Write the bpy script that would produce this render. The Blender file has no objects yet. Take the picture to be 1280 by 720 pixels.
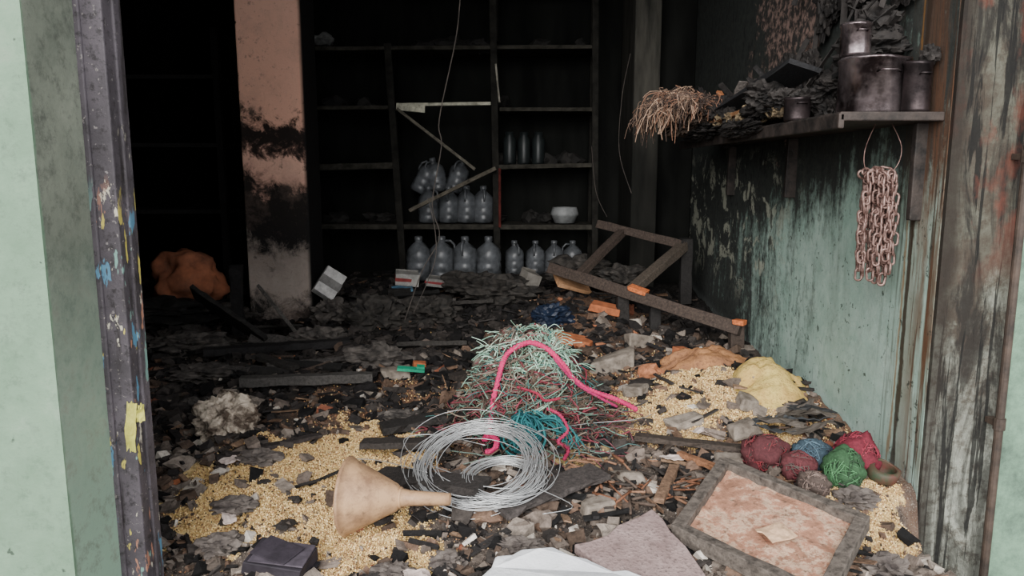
import bpy, bmesh, math, random
import numpy as np
from mathutils import Vector, Matrix, Euler, noise
random.seed(7); rng=np.random.default_rng(7)
R=random.uniform
def lin(c):
    o=[]
    for v in c[:3]:
        v=v/255.0
        o.append(v/12.92 if v<=.04045 else ((v+.055)/1.055)**2.4)
    return (o[0],o[1],o[2],1.0)
# ---------------------------------------------------------------- materials
class Mt:
    def __init__(s,name,rough=.85,metal=0,spec=.3):
        s.m=bpy.data.materials.new(name); s.m.use_nodes=True
        s.nt=s.m.node_tree; s.n=s.nt.nodes; s.l=s.nt.links
        s.b=s.n['Principled BSDF']
        s.b.inputs['Roughness'].default_value=rough
        s.b.inputs['Metallic'].default_value=metal
        s.b.inputs['Specular IOR Level'].default_value=spec
        s.tc=s.n.new('ShaderNodeTexCoord'); s.P=s.tc.outputs['Object']
    def set(s,sock,v):
        if isinstance(v,bpy.types.NodeSocket): s.l.new(v,sock)
        elif isinstance(v,tuple) and len(v)==3 and sock.type=='RGBA': sock.default_value=lin(v)
        else: sock.default_value=v
    def map(s,sc=(1,1,1),loc=(0,0,0),v=None):
        n=s.n.new('ShaderNodeMapping'); s.l.new(v or s.P,n.inputs[0])
        n.inputs['Scale'].default_value=sc; n.inputs['Location'].default_value=loc
        return n.outputs[0]
    def noise(s,scale,detail=5,rough=.6,v=None,dist=0):
        n=s.n.new('ShaderNodeTexNoise'); s.l.new(v or s.P,n.inputs['Vector'])
        n.inputs['Scale'].default_value=scale; n.inputs['Detail'].default_value=detail
        n.inputs['Roughness'].default_value=rough; n.inputs['Distortion'].default_value=dist
        return n.outputs['Fac']
    def vor(s,scale,out='Distance',v=None):
        n=s.n.new('ShaderNodeTexVoronoi'); s.l.new(v or s.P,n.inputs['Vector'])
        n.inputs['Scale'].default_value=scale
        return n.outputs[out]
    def rng(s,f,a,b,c=0.,d=1.):
        n=s.n.new('ShaderNodeMapRange'); s.set(n.inputs[0],f)
        for i,x in enumerate((a,b,c,d)): n.inputs[i+1].default_value=x
        return n.outputs[0]
    def mix(s,f,a,b):
        n=s.n.new('ShaderNodeMix'); n.data_type='RGBA'
        s.set(n.inputs[0],f); s.set(n.inputs[6],a); s.set(n.inputs[7],b)
        return n.outputs[2]
    def mul(s,a,b):
        n=s.n.new('ShaderNodeMix'); n.data_type='RGBA'; n.blend_type='MULTIPLY'
        n.inputs[0].default_value=1; s.set(n.inputs[6],a); s.set(n.inputs[7],b)
        return n.outputs[2]
    def math(s,op,a,b=0.,clamp=False):
        n=s.n.new('ShaderNodeMath'); n.operation=op; n.use_clamp=clamp
        s.set(n.inputs[0],a); s.set(n.inputs[1],b); return n.outputs[0]
    def xyz(s,v=None):
        n=s.n.new('ShaderNodeSeparateXYZ'); s.l.new(v or s.P,n.inputs[0]); return n.outputs
    def ramp(s,f,stops):
        n=s.n.new('ShaderNodeValToRGB'); s.set(n.inputs[0],f)
        e=n.color_ramp.elements
        while len(e)<len(stops): e.new(.5)
        for k,(p,c) in enumerate(stops): e[k].position=p; e[k].color=lin(c)
        return n.outputs[0]
    def attr(s,name='Col'):
        n=s.n.new('ShaderNodeAttribute'); n.attribute_name=name; return n.outputs['Color']
    def col(s,c): s.set(s.b.inputs['Base Color'],c); return s
    def rough(s,c): s.set(s.b.inputs['Roughness'],c); return s
    def bump(s,h,st=.5,d=.01):
        n=s.n.new('ShaderNodeBump'); s.l.new(h,n.inputs['Height'])
        n.inputs['Strength'].default_value=st; n.inputs['Distance'].default_value=d
        s.l.new(n.outputs[0],s.b.inputs['Normal']); return s
def simple(name,c1,c2,scale=20,rough=.85,metal=0,bump=.4,spec=.3,lo=.35,hi=.65):
    m=Mt(name,rough,metal,spec); f=m.noise(scale,6,.65)
    m.col(m.mix(m.rng(f,lo,hi),c1,c2))
    if bump: m.bump(f,bump,.01)
    return m.m
def vcol(name,rough=.9,metal=0,sc=60,spec=.25,var=.45,bump=.5):
    m=Mt(name,rough,metal,spec); f=m.noise(sc,5,.7)
    g=m.rng(f,.3,.7,1-var,1+var)
    c=m.n.new('ShaderNodeCombineXYZ')
    for i in range(3): m.l.new(g,c.inputs[i])
    m.col(m.mul(m.attr(),c.outputs[0])); m.bump(f,bump,.006); return m.m
# ---------------------------------------------------------------- mesh builder
_ico={}
def ico(sub):
    if sub not in _ico:
        bm=bmesh.new(); bmesh.ops.create_icosphere(bm,subdivisions=sub,radius=1)
        bm.verts.ensure_lookup_table()
        _ico[sub]=([v.co.copy() for v in bm.verts],[[v.index for v in f.verts] for f in bm.faces]); bm.free()
    return _ico[sub]
def rot(a=0,b=0,c=0): return Euler((a,b,c)).to_matrix()
def rrot(): return rot(R(0,6.28),R(0,6.28),R(0,6.28))
class B:
    def __init__(s): s.v=[];s.f=[];s.mi=[];s.c=[]
    def add(s,vs,fs,mat=0,col=(128,128,128)):
        o=len(s.v); s.v+= [tuple(v) for v in vs]
        s.f+=[[i+o for i in f] for f in fs]; s.mi+=[mat]*len(fs); s.c+=[lin(col)]*len(vs)
    def box(s,c,size,r=None,mat=0,col=(128,128,128),jit=0):
        r=r or Matrix.Identity(3); c=Vector(c); vs=[]
        for x in(-.5,.5):
            for y in(-.5,.5):
                for z in(-.5,.5):
                    p=Vector((x*size[0]*(1+R(-jit,jit)),y*size[1]*(1+R(-jit,jit)),z*size[2]*(1+R(-jit,jit))))
                    vs.append(c+r@p)
        s.add(vs,[[0,1,3,2],[4,6,7,5],[0,4,5,1],[2,3,7,6],[0,2,6,4],[1,5,7,3]],mat,col)
    def beam(s,p1,p2,w,t,roll=0,mat=0,col=(128,128,128),n=1,wob=0):
        p1=Vector(p1);p2=Vector(p2); d=(p2-p1); L=d.length; d.normalize()
        up=Vector((0,0,1)) if abs(d.z)<.9 else Vector((0,1,0))
        a=d.cross(up).normalized(); b=a.cross(d).normalized()
        a2=a*math.cos(roll)+b*math.sin(roll); b2=-a*math.sin(roll)+b*math.cos(roll)
        vs=[];fs=[]
        for i in range(n+1):
            p=p1+d*L*i/n
            for (sa,sb) in((-1,-1),(1,-1),(1,1),(-1,1)):
                vs.append(p+a2*sa*w/2*(1+R(-wob,wob))+b2*sb*t/2*(1+R(-wob,wob)))
        for i in range(n):
            for k in range(4):
                fs.append([i*4+k,i*4+(k+1)%4,i*4+4+(k+1)%4,i*4+4+k])
        fs.append([3,2,1,0]); fs.append([n*4,n*4+1,n*4+2,n*4+3])
        s.add(vs,fs,mat,col)
    def tube(s,pts,r,seg=6,mat=0,col=(128,128,128),closed=False):
        pts=[Vector(p) for p in pts]; n=len(pts); vs=[];fs=[]
        rr=r if isinstance(r,(list,tuple)) else [r]*n
        pa=None
        for i in range(n):
            if closed: d=pts[(i+1)%n]-pts[i-1]
            else: d=pts[min(i+1,n-1)]-pts[max(i-1,0)]
            if d.length<1e-9: d=Vector((0,0,1))
            d.normalize()
            if pa is None: a=d.cross(Vector((0,0,1)) if abs(d.z)<.9 else Vector((1,0,0)))
            else:
                a=pa-d*pa.dot(d)
                if a.length<1e-6: a=d.orthogonal()
            a.normalize(); pa=a; b=d.cross(a)
            for k in range(seg):
                t=2*math.pi*k/seg
                vs.append(pts[i]+(a*math.cos(t)+b*math.sin(t))*rr[i])
        m=n if closed else n-1
        for i in range(m):
            j=(i+1)%n
            for k in range(seg):
                fs.append([i*seg+k,i*seg+(k+1)%seg,j*seg+(k+1)%seg,j*seg+k])
        if not closed:
            fs.append(list(range(seg))[::-1]); fs.append([(n-1)*seg+k for k in range(seg)])
        s.add(vs,fs,mat,col)
    def rope(s,pts,r,turns=40,mat=0,col=(128,128,128),sub=6):
        P=smooth(pts,sub); n=len(P)
        for k in range(3):
            q=[];pa=None
            for i in range(n):
                d=(P[min(i+1,n-1)]-P[max(i-1,0)]).normalized()
                a=d.cross(Vector((0,0,1))) if pa is None else pa-d*pa.dot(d)
                a.normalize(); pa=a; b=d.cross(a)
                t=turns*2*math.pi*i/n+k*2.094
                q.append(P[i]+(a*math.cos(t)+b*math.sin(t))*r*.5)
            s.tube(q,r*.56,5,mat,col)
    def lathe(s,prof,M,seg=24,mat=0,col=(128,128,128),dent=0):
        vs=[];fs=[]
        for (r,z) in prof:
            for k in range(seg):
                t=2*math.pi*k/seg
                p=Vector((r*math.cos(t),r*math.sin(t),z))
                if dent: p*=1+dent*noise.noise(p*9+M.translation*3)
                vs.append(M@p)
        for i in range(len(prof)-1):
            for k in range(seg):
                fs.append([i*seg+k,i*seg+(k+1)%seg,(i+1)*seg+(k+1)%seg,(i+1)*seg+k])
        s.add(vs,fs,mat,col)
    def blob(s,c,rad,amp=.3,fr=2,sub=3,r=None,mat=0,col=(128,128,128),ridge=False):
        V,F=ico(sub); r=r or Matrix.Identity(3); c=Vector(c)
        sd=Vector((R(-50,50),R(-50,50),R(-50,50))); vs=[]
        for v in V:
            if ridge:
                q=v*fr+sd; w=abs(noise.noise(q))+.6*abs(noise.noise(q*2.3+Vector((5,5,5))))+.35*abs(noise.noise(q*5.1))
                k=1.12-amp*(.75-w)*.8 if w<.75 else 1.12
            else:
                k=1+.55*amp*(noise.noise(v*fr+sd)+.45*noise.noise(v*fr*2.3+sd)+.22*noise.noise(v*fr*5+sd))*1.3
            p=Vector((v.x*rad[0],v.y*rad[1],v.z*rad[2]))*k
            vs.append(c+r@p)
        s.add(vs,F,mat,col)
    def sheet(s,c,sx,sy,r=None,n=8,amp=.03,fr=6,mat=0,col=(128,128,128)):
        r=r or Matrix.Identity(3); c=Vector(c); sd=Vector((R(-50,50),R(-50,50),0)); vs=[];fs=[]
        for i in range(n+1):
            for j in range(n+1):
                x=(i/n-.5)*sx*(1+.25*noise.noise(Vector((j*.9,0,0))+sd)); y=(j/n-.5)*sy*(1+.25*noise.noise(Vector((i*.9,3,0))+sd))
                z=amp*noise.fractal(Vector((x*fr,y*fr,0))+sd,.7,2.2,4)*1.5
                vs.append(c+r@Vector((x,y,z)))
        for i in range(n):
            for j in range(n):
                a=i*(n+1)+j; fs.append([a,a+1,a+n+2,a+n+1])
        s.add(vs,fs,mat,col)
    def poly(s,pts,z0,z1,mat=0,jit=0,n=None):
        k=len(pts); vs=[(x,y,z0(x,y) if callable(z0) else z0) for x,y in pts]
        vs+=[(x,y,z1(x,y) if callable(z1) else z1) for x,y in pts]
        fs=[list(range(k))[::-1],list(range(k,2*k))]+[[i,(i+1)%k,k+(i+1)%k,k+i] for i in range(k)]
        s.add(vs,fs,mat)
    def make(s,name,mats,smooth=False,bevel=0,parent=None,center=True,sub=0,solid=0):
        me=bpy.data.meshes.new(name)
        V=s.v; o=Vector((0,0,0))
        if center:
            A=np.array(V); o=Vector(((A[:,0].min()+A[:,0].max())/2,(A[:,1].min()+A[:,1].max())/2,A[:,2].min()))
            V=[(v[0]-o.x,v[1]-o.y,v[2]-o.z) for v in V]
        me.from_pydata(V,[],s.f)
        if not isinstance(mats,(list,tuple)): mats=[mats]
        for m in mats: me.materials.append(m)
        me.polygons.foreach_set('material_index',s.mi)
        ca=me.color_attributes.new('Col','FLOAT_COLOR','POINT')
        ca.data.foreach_set('color',np.array(s.c,dtype=np.float32).ravel())
        if smooth: me.polygons.foreach_set('use_smooth',[True]*len(me.polygons))
        me.update()
        ob=bpy.data.objects.new(name,me); bpy.context.scene.collection.objects.link(ob)
        ob.location=o
        if solid:
            m=ob.modifiers.new('solid','SOLIDIFY'); m.thickness=solid
        if bevel:
            m=ob.modifiers.new('bev','BEVEL'); m.width=bevel; m.segments=2; m.limit_method='ANGLE'
        if sub:
            m=ob.modifiers.new('sub','SUBSURF'); m.levels=sub; m.render_levels=sub
        if parent: ob.parent=parent
        return ob
def smooth(pts,sub=6):
    P=[Vector(p) for p in pts]; out=[]
    for i in range(len(P)-1):
        p0=P[max(i-1,0)];p1=P[i];p2=P[i+1];p3=P[min(i+2,len(P)-1)]
        for k in range(sub):
            t=k/sub
            out.append(.5*((2*p1)+(p2-p0)*t+(2*p0-5*p1+4*p2-p3)*t*t+(3*p1-p0-3*p2+p3)*t**3))
    out.append(P[-1]); return out
def empty(name,loc=(0,0,0)):
    e=bpy.data.objects.new(name,None); e.location=(0,0,0); bpy.context.scene.collection.objects.link(e); e.empty_display_size=.1; return e
def npmesh(name,V,F,C,mat,smooth=False):
    me=bpy.data.meshes.new(name); k=F.shape[1]
    me.vertices.add(len(V)); me.vertices.foreach_set('co',V.astype(np.float32).ravel())
    me.loops.add(F.size); me.loops.foreach_set('vertex_index',F.astype(np.int32).ravel())
    me.polygons.add(len(F)); me.polygons.foreach_set('loop_start',np.arange(0,F.size,k,dtype=np.int32))
    try: me.polygons.foreach_set('loop_total',np.full(len(F),k,dtype=np.int32))
    except Exception: pass
    if smooth: me.polygons.foreach_set('use_smooth',np.ones(len(F),dtype=bool))
    ca=me.color_attributes.new('Col','FLOAT_COLOR','POINT'); ca.data.foreach_set('color',C.astype(np.float32).ravel())
    me.materials.append(mat); me.update(calc_edges=True); me.validate()
    ob=bpy.data.objects.new(name,me); bpy.context.scene.collection.objects.link(ob); return ob
# ---------------------------------------------------------------- terrain
YB=[1.2,1.6,2.08,2.37,2.62,2.96,3.44,4.1,5.0,5.7,6.3,6.7]
HB=[.02,.09,.15,.19,.22,.25,.27,.30,.35,.40,.46,.48]
MND=[(1.1,3.5,.35,.4,.10),(.08,3.1,.25,.3,.05),(.55,5.2,.5,.5,.12),(-1.0,5.5,.4,.3,.10),(-2.3,5.6,.5,.5,.08),
     (1.25,2.75,.2,.25,.03),(-1.3,3.9,.5,.4,.04),(.75,3.2,.3,.25,.03),(-.3,4.6,.5,.4,.03),(-.8,2.45,.3,.2,.03),(1.22,3.4,.16,.2,.05)]
def hh(x,y):
    b=float(np.interp(y,YB,HB))
    for (mx,my,sx,sy,a) in MND: b+=a*math.exp(-((x-mx)/sx)**2-((y-my)/sy)**2)
    k=.4+.6*min(1,max(0,(y-1.3)/.7))
    g=noise.noise(Vector((x*2.6,y*2.6,1)))*.03+noise.noise(Vector((x*7,y*7,5)))*.022+noise.noise(Vector((x*17,y*17,9)))*.015+noise.noise(Vector((x*40,y*40,2)))*.008
    h=b+g*k
    if y<2.5 and x>1.31:
        t=min(1,(x-1.31)/.12)*min(1,(2.5-y)/.08); h=h*(1-t)-.13*t
    return h
def el(x,y,cx,cy,rx,ry,soft=.35):
    d=math.sqrt(((x-cx)/rx)**2+((y-cy)/ry)**2)+.5*noise.noise(Vector((x*5,y*5,3)))+.4*noise.noise(Vector((x*14,y*14,7)))+.35*noise.noise(Vector((x*33,y*33,7)))
    return max(0,min(1,(1+soft/2-d)/soft))
def zones(x,y):
    g=max(el(x,y,-.86,2.55,.36,.36),el(x,y,-.5,2.25,.28,.2),el(x,y,.92,3.3,.32,.42)*.9,el(x,y,1.2,2.38,.18,.2),el(x,y,1.05,3.0,.3,.2)*.5,el(x,y,-.6,2.9,.32,.26)*.9,el(x,y,.3,2.75,.14,.14)*.6,el(x,y,.62,3.1,.22,.22)*.6)
    br=max(el(x,y,-.4,3.3,.55,.5,.7),el(x,y,.6,3.7,.5,.7,.7)*.9,el(x,y,1.1,3.2,.35,.8,.6),el(x,y,.55,4.9,.45,.45)*.9)
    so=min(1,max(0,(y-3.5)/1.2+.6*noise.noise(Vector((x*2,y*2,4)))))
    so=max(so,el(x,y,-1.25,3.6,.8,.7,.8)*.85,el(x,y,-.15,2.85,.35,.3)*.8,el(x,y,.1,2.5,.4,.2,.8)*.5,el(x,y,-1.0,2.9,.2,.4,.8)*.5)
    return g,br,so*(1-.6*br)
x0,x1,y0,y1,st=-3.15,1.44,1.25,6.55,.017
nx=int((x1-x0)/st)+1; ny=int((y1-y0)/st)+1
V=np.zeros((nx*ny,3)); C=np.ones((nx*ny,4)); k=0
for j in range(ny):
    y=y0+(y1-y0)*j/(ny-1)
    for i in range(nx):
        x=x0+(x1-x0)*i/(nx-1)
        V[k]=(x,y,hh(x,y)); g,b_,s_=zones(x,y); C[k,:3]=(g,b_,s_); k+=1
a=np.arange(nx*ny).reshape(ny,nx)
F=np.stack([a[:-1,:-1].ravel(),a[:-1,1:].ravel(),a[1:,1:].ravel(),a[1:,:-1].ravel()],1)
cx=V[F].mean(axis=1); keep=~((cx[:,0]<-1.09)&(cx[:,1]<2.02))
keep&=~((cx[:,0]>-1.77)&(cx[:,0]<-1.38)&(cx[:,1]>5.02)&(cx[:,1]<5.32)); keep&=~((cx[:,0]>.95)&(cx[:,1]>6.08)); F=F[keep]
m=Mt('debris_ground_mat',.95,0,.2)
sx=m.n.new('ShaderNodeSeparateColor'); m.l.new(m.attr(),sx.inputs[0])
n1=m.noise(9,8,.75); n2=m.noise(55,6,.75); n3=m.noise(170,3,.6); vo=m.vor(95,'Color')
base=m.ramp(n1,[(.3,(52,47,45)),(.45,(84,75,69)),(.56,(114,102,93)),(.7,(148,137,127))])
base=m.mix(m.rng(n2,.42,.68,0,.8),base,(38,35,34))
base=m.mix(m.rng(n3,.57,.70),base,(158,147,134))
soot=m.mix(m.rng(n2,.42,.7),(13,13,13),(58,54,51)); soot=m.mix(m.rng(n3,.62,.72,0,.5),soot,(90,84,80))
brn=m.mix(m.rng(n2,.3,.7),(88,62,48),(172,132,104)); brn=m.mix(m.rng(n3,.56,.7),brn,(42,35,32))
gs=m.n.new('ShaderNodeSeparateColor'); m.l.new(vo,gs.inputs[0])
gr=m.mix(gs.outputs[0],(170,140,92),(224,198,142))
c=m.mix(m.math('MULTIPLY',sx.outputs[1],.85),base,brn)
c=m.mix(sx.outputs[2],c,soot)
gm=m.rng(m.math('ADD',sx.outputs[0],m.rng(n2,.3,.7,-.35,.35)),.4,.65)
c=m.mix(gm,c,gr); m.col(c)
m.bump(m.math('ADD',n2,m.math('MULTIPLY',n3,.6)),.9,.012)
npmesh('debris_heap',V,F,C,m.m,True)
def grains(name,N,boxes,mat):
    oc=np.array([[1,0,0],[-1,0,0],[0,1,0],[0,-1,0],[0,0,1],[0,0,-1]],float)
    of=np.array([[0,2,4],[2,1,4],[1,3,4],[3,0,4],[2,0,5],[1,2,5],[3,1,5],[0,3,5]])
    Vs=[];Cs=[];n=0
    pal=[(222,192,134),(206,174,114),(236,210,160),(180,144,100),(216,186,130),(150,116,84),(196,162,106)]
    while n<N:
        bx=random.choice(boxes); x=R(bx[0],bx[1]); y=R(bx[2],bx[3])
        g,b_,s_=zones(x,y)
        w=max(g,b_*.25,.02)
        if R(0,1)>w: continue
        s=R(.0025,.0042)*(1 if y<3 else 1.25)
        q=np.array(rrot())
        v=(oc*np.array([s*1.35,s,s*.85]))@q.T+np.array([x,y,hh(x,y)+s*R(.1,1.2)])
        Vs.append(v)
        c=random.choice(pal)
        if g<.3 and R(0,1)<.6: c=random.choice([(144,104,76),(116,84,64),(174,130,94),(70,55,48)])
        if R(0,1)<.05: c=(60,50,44)
        Cs.append(np.tile(np.array(lin(c)),(6,1))); n+=1
    Fs=(of[None]+6*np.arange(n)[:,None,None]).reshape(-1,3)
    return npmesh(name,np.concatenate(Vs),Fs,np.concatenate(Cs),mat,True)
gm_=vcol('grain_mat',.7,0,200,.3,.15,.1)
grains('spilled_grain',62000,[(-1.2,0,2.0,3.1)]*6+[(.4,1.42,2.8,4.2)]*5+[(1.0,1.4,2.1,2.7)]+[(-1.,.2,2.9,3.9)]*2+[(-1.3,1.3,2,5)],gm_)
dull=vcol('rubble_mat',.92,0,45,.2,.5,.8)
def scat(name,N,fn,mat,**kw):
    b=B()
    for i in range(N): fn(b,i)
    return b.make(name,mat,**kw)
def rp(far=False):
    while True:
        y=2+4.4*(R(0,1)**1.3); w=.75*y+.15
        x=R(-w,w)
        if x>1.31 and y<2.55: continue
        if x>.88 and y>5.8: continue
        if x>-1.0-max(0,(y-2.1))*5 and x<1.39 and x>-3.0 and not(-1.87<x<-1.29 and 4.93<y<5.42): return x,y
dark=[(28,26,26),(38,35,34),(50,46,44),(20,19,19),(60,55,52)]
mid=[(90,81,74),(108,97,89),(78,65,56),(102,82,69),(122,112,103)]
lite=[(164,155,144),(184,176,166),(144,133,123)]
red=[(150,92,64),(164,108,78),(124,76,58)]
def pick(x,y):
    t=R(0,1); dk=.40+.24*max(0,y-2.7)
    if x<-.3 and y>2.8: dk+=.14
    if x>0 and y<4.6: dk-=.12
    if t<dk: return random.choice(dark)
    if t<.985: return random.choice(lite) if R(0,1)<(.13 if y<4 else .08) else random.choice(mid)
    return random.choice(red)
def chunk(b,i):
    x,y=rp(); g,b_,s_=zones(x,y)
    if g>.5 and R(0,1)<.85: return
    s=.004+.028*(R(0,1)**4.8)*(1+.15*y)
    z=hh(x,y)
    r=rot(R(-.6,.6),R(-.6,.6),R(0,6.28)) if s>.02 else rrot()
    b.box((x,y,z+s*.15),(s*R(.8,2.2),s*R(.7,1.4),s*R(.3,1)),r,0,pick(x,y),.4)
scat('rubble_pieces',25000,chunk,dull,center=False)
def rock(b,i):
    x,y=rp(); g,b_,s_=zones(x,y)
    if g>.4: return
    s=R(.012,.055)*(.8+.1*y)
    b.blob((x,y,hh(x,y)+s*.1),(s,s*R(.6,1),s*R(.4,.7)),1.1,1.4,2,rot(0,0,R(0,6)),0,pick(x,y+.4))
scat('plaster_lumps',560,rock,dull,center=False)
def flake(b,i):
    x,y=rp(); g,b_,s_=zones(x,y)
    if g>.3 and R(0,1)<.9: return
    s=R(.015,.05)*(.7+.16*y)
    b.sheet((x,y,hh(x,y)+s*.12),s*R(.8,2.8),s,rot(R(-.35,.35),R(-.35,.35),R(0,6.28)),5,s*.14,.6/s,0,pick(x,y+1.3))
scat('burnt_paper_scraps',300,flake,vcol('burnt_paper_mat',.8,0,30,.3,.5,.4),center=False,solid=.002)
wood=vcol('charred_wood_mat',.8,0,70,.35,.6,1.0)
def splint(b,i):
    x,y=rp(); g,b_,s_=zones(x,y)
    if g>.5 and R(0,1)<.85: return
    L=R(.03,.2)*(.6+.12*y); a=R(0,6.28); t=R(-.25,.25)
    z=hh(x,y)+.012
    d=Vector((math.cos(a)*math.cos(t),math.sin(a)*math.cos(t),math.sin(t)))*L/2; c=Vector((x,y,z))
    if max((c+d).x,(c-d).x)>1.4 or min((c+d).x,(c-d).x)<-1.0 and y<2.2: return
    if -1.95<x<-1.2 and 4.85<y<5.5: return
    col=random.choice(dark+dark+[(100,78,62),(124,100,80),(72,60,52)])
    b.beam(c-d,c+d,R(.005,.028),R(.004,.014),R(-.5,.5),0,col,3,.25)
scat('charred_wood_splinters',1100,splint,wood,center=False)
# ---------------------------------------------------------------- room shell
CH=3.45
def wallbox(name,a,b,mat):
    q=B(); q.box([(a[i]+b[i])/2 for i in range(3)],[abs(b[i]-a[i]) for i in range(3)]); return q.make(name,mat,center=False)
m=Mt('green_wall_sooted',.7,0,.35); X,Y_,Z=m.xyz()
fine=m.noise(22,8,.75); mott=m.noise(4.5,9,.72)
smear=m.noise(1,8,.72,m.map((1,4.5,1.6)),.4); strk=m.noise(1,7,.7,m.map((1,17,1.1)),.5); strk2=m.noise(1,5,.6,m.map((1,42,1.6)),.3)
green=m.mix(m.rng(mott,.35,.65),(132,160,148),(164,186,176))
green=m.mix(m.rng(fine,.52,.72,0,.5),green,(108,132,122))
green=m.mix(m.rng(smear,.5,.7,0,.5),green,(102,114,106))
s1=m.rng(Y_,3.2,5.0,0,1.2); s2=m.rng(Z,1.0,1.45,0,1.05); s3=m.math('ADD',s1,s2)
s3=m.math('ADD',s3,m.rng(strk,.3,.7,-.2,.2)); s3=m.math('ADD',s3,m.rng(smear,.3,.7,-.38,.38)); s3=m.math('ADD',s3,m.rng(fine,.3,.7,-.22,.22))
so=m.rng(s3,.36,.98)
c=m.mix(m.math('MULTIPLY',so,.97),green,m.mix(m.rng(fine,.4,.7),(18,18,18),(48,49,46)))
near=m.rng(Y_,2.95,2.62); dr=m.math('MULTIPLY',m.rng(strk2,.54,.6),near)
c=m.mix(m.math('MULTIPLY',dr,.85),c,(50,34,24))
near2=m.rng(Y_,2.78,2.6); dr2=m.math('MULTIPLY',m.rng(strk,.40,.55),near2)
c=m.mix(m.math('MULTIPLY',dr2,.8),c,(92,60,40))
near3=m.math('MULTIPLY',m.rng(Y_,3.4,3.0),m.rng(Z,.9,1.4)); dr3=m.math('MULTIPLY',m.rng(strk2,.55,.62),near3)
c=m.mix(m.math('MULTIPLY',dr3,.7),c,(50,46,38))
ln=m.rng(m.math('ABSOLUTE',m.math('SUBTRACT',m.math('ADD',Y_,m.rng(smear,.3,.7,-.02,.02)),2.70)),.012,.020,1,0)
c=m.mix(m.math('MULTIPLY',ln,.9),c,(44,30,18))
ln=m.rng(m.math('ABSOLUTE',m.math('SUBTRACT',m.math('ADD',Y_,m.rng(smear,.3,.7,-.02,.02)),2.735)),.004,.009,1,0)
c=m.mix(m.math('MULTIPLY',ln,.7),c,(120,84,40))
band=m.math('MULTIPLY',m.rng(Y_,3.7,4.3),m.rng(Z,1.5,1.3)); band=m.math('MULTIPLY',band,m.rng(Z,.5,.85))
pe=m.math('MULTIPLY',m.rng(m.noise(6,8,.7,None,.5),.54,.575),band)
c=m.mix(m.math('MULTIPLY',pe,.8),c,(160,162,146))
sp=m.math('MULTIPLY',m.rng(m.noise(30,5,.65,None,.3),.62,.66),m.rng(Z,1.6,1.3)); c=m.mix(m.math('MULTIPLY',sp,.8),c,(24,26,24))
sp2=m.math('MULTIPLY',m.rng(m.noise(1,5,.65,m.map((1,20,8),(3,3,3)),.3),.59,.62),m.rng(Y_,3.2,4.2)); c=m.mix(m.math('MULTIPLY',sp2,.85),c,(18,19,18))
dy=m.math('MULTIPLY',m.math('SUBTRACT',Y_,4.1),1.1); dz=m.math('MULTIPLY',m.math('SUBTRACT',Z,2.1),1.3)
d=m.math('SQRT',m.math('ADD',m.math('MULTIPLY',dy,dy),m.math('MULTIPLY',dz,dz)))
up=m.rng(m.math('ADD',d,m.rng(mott,.3,.7,-.7,.7)),.46,.36)
c=m.mix(m.math('MULTIPLY',up,.85),c,m.mix(m.rng(fine,.47,.58),(48,44,42),(150,124,114)))
m.col(c); m.bump(m.math('ADD',fine,m.math('MULTIPLY',pe,-.8)),.35,.01); m.rough(m.rng(so,0,1,.55,.95))
wallbox('wall_right',(1.45,2.52,-.1),(1.68,6.9,CH),m.m)
m=Mt('front_wall_streaked',.85,0,.25); X,Y_,Z=m.xyz()
st1=m.noise(1,8,.75,m.map((9,9,1.6)),.9); st2=m.noise(1,6,.65,m.map((26,26,1.3)),.6); fn=m.noise(18,8,.75); mo=m.noise(5,8,.75)
c=m.mix(m.rng(mo,.4,.6),(86,86,76),(60,54,47)); c=m.mix(m.rng(m.math('ADD',Z,m.rng(mo,.3,.7,-.35,.35)),.95,.4,0,.8),c,(142,146,136))
c=m.mix(m.rng(fn,.47,.6,0,.8),c,(60,52,44))
c=m.mix(m.math('MULTIPLY',m.rng(st1,.45,.56),m.rng(Z,.2,1.2,.7,.9)),c,(28,26,24))
c=m.mix(m.math('MULTIPLY',m.rng(st2,.54,.575),.9),c,(18,18,17))
c=m.mix(m.math('MULTIPLY',m.rng(m.noise(7,6,.6,m.map((1,1,.5),(4,2,1))),.5,.6),m.math('MULTIPLY',m.rng(Z,.95,1.2),.6)),c,(100,54,42))
c=m.mix(m.rng(m.math('ADD',X,m.rng(st1,.3,.7,-.03,.03)),1.51,1.47,0,.8),c,(32,27,23))
gx=m.rng(X,1.70,1.705); c=m.mix(gx,c,m.mix(m.rng(mo,.4,.65),(112,142,120),(66,80,72)))
m.col(c); m.bump(m.math('ADD',fn,st2),.5,.012)
wallbox('wall_front_right',(1.452,2.5,-.13),(3.0,2.518,CH),m.m)
m=Mt('front_wall_green',.75,0,.3); mo=m.noise(3,8,.7); fn=m.noise(25,7,.75); X,Y_,Z=m.xyz()
ll=m.mix(m.rng(mo,.35,.7),(98,124,102),(124,148,126)); ll=m.mix(m.rng(fn,.52,.72,0,.5),ll,(74,92,78))
ll=m.mix(m.rng(m.noise(14,5,.7),.6,.7,0,.4),ll,(70,86,74)); ll=m.mix(m.rng(m.noise(22,3,.5),.70,.73,0,.8),ll,(44,52,46))
rev=m.mix(m.rng(mo,.35,.65),(100,107,96),(136,142,128)); rev=m.mix(m.rng(fn,.48,.68,0,.75),rev,(70,72,68))
rev=m.mix(m.math('MULTIPLY',m.rng(Z,1.2,.3),m.rng(fn,.3,.5)),rev,(140,168,148))
c=m.mix(m.rng(m.math('ADD',Y_,m.rng(mo,.3,.7,-.01,.01)),1.742,1.75),ll,rev)
m.col(c); m.bump(fn,.3,.01)
wallbox('wall_front_left',(-3.4,1.74,-.05),(-1.1,2.02,CH),m.m)
m=Mt('door_frame_paint',.6,0,.4); mo=m.noise(5,7,.7); fn=m.noise(40,6,.75); X,Y_,Z=m.xyz()
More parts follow.
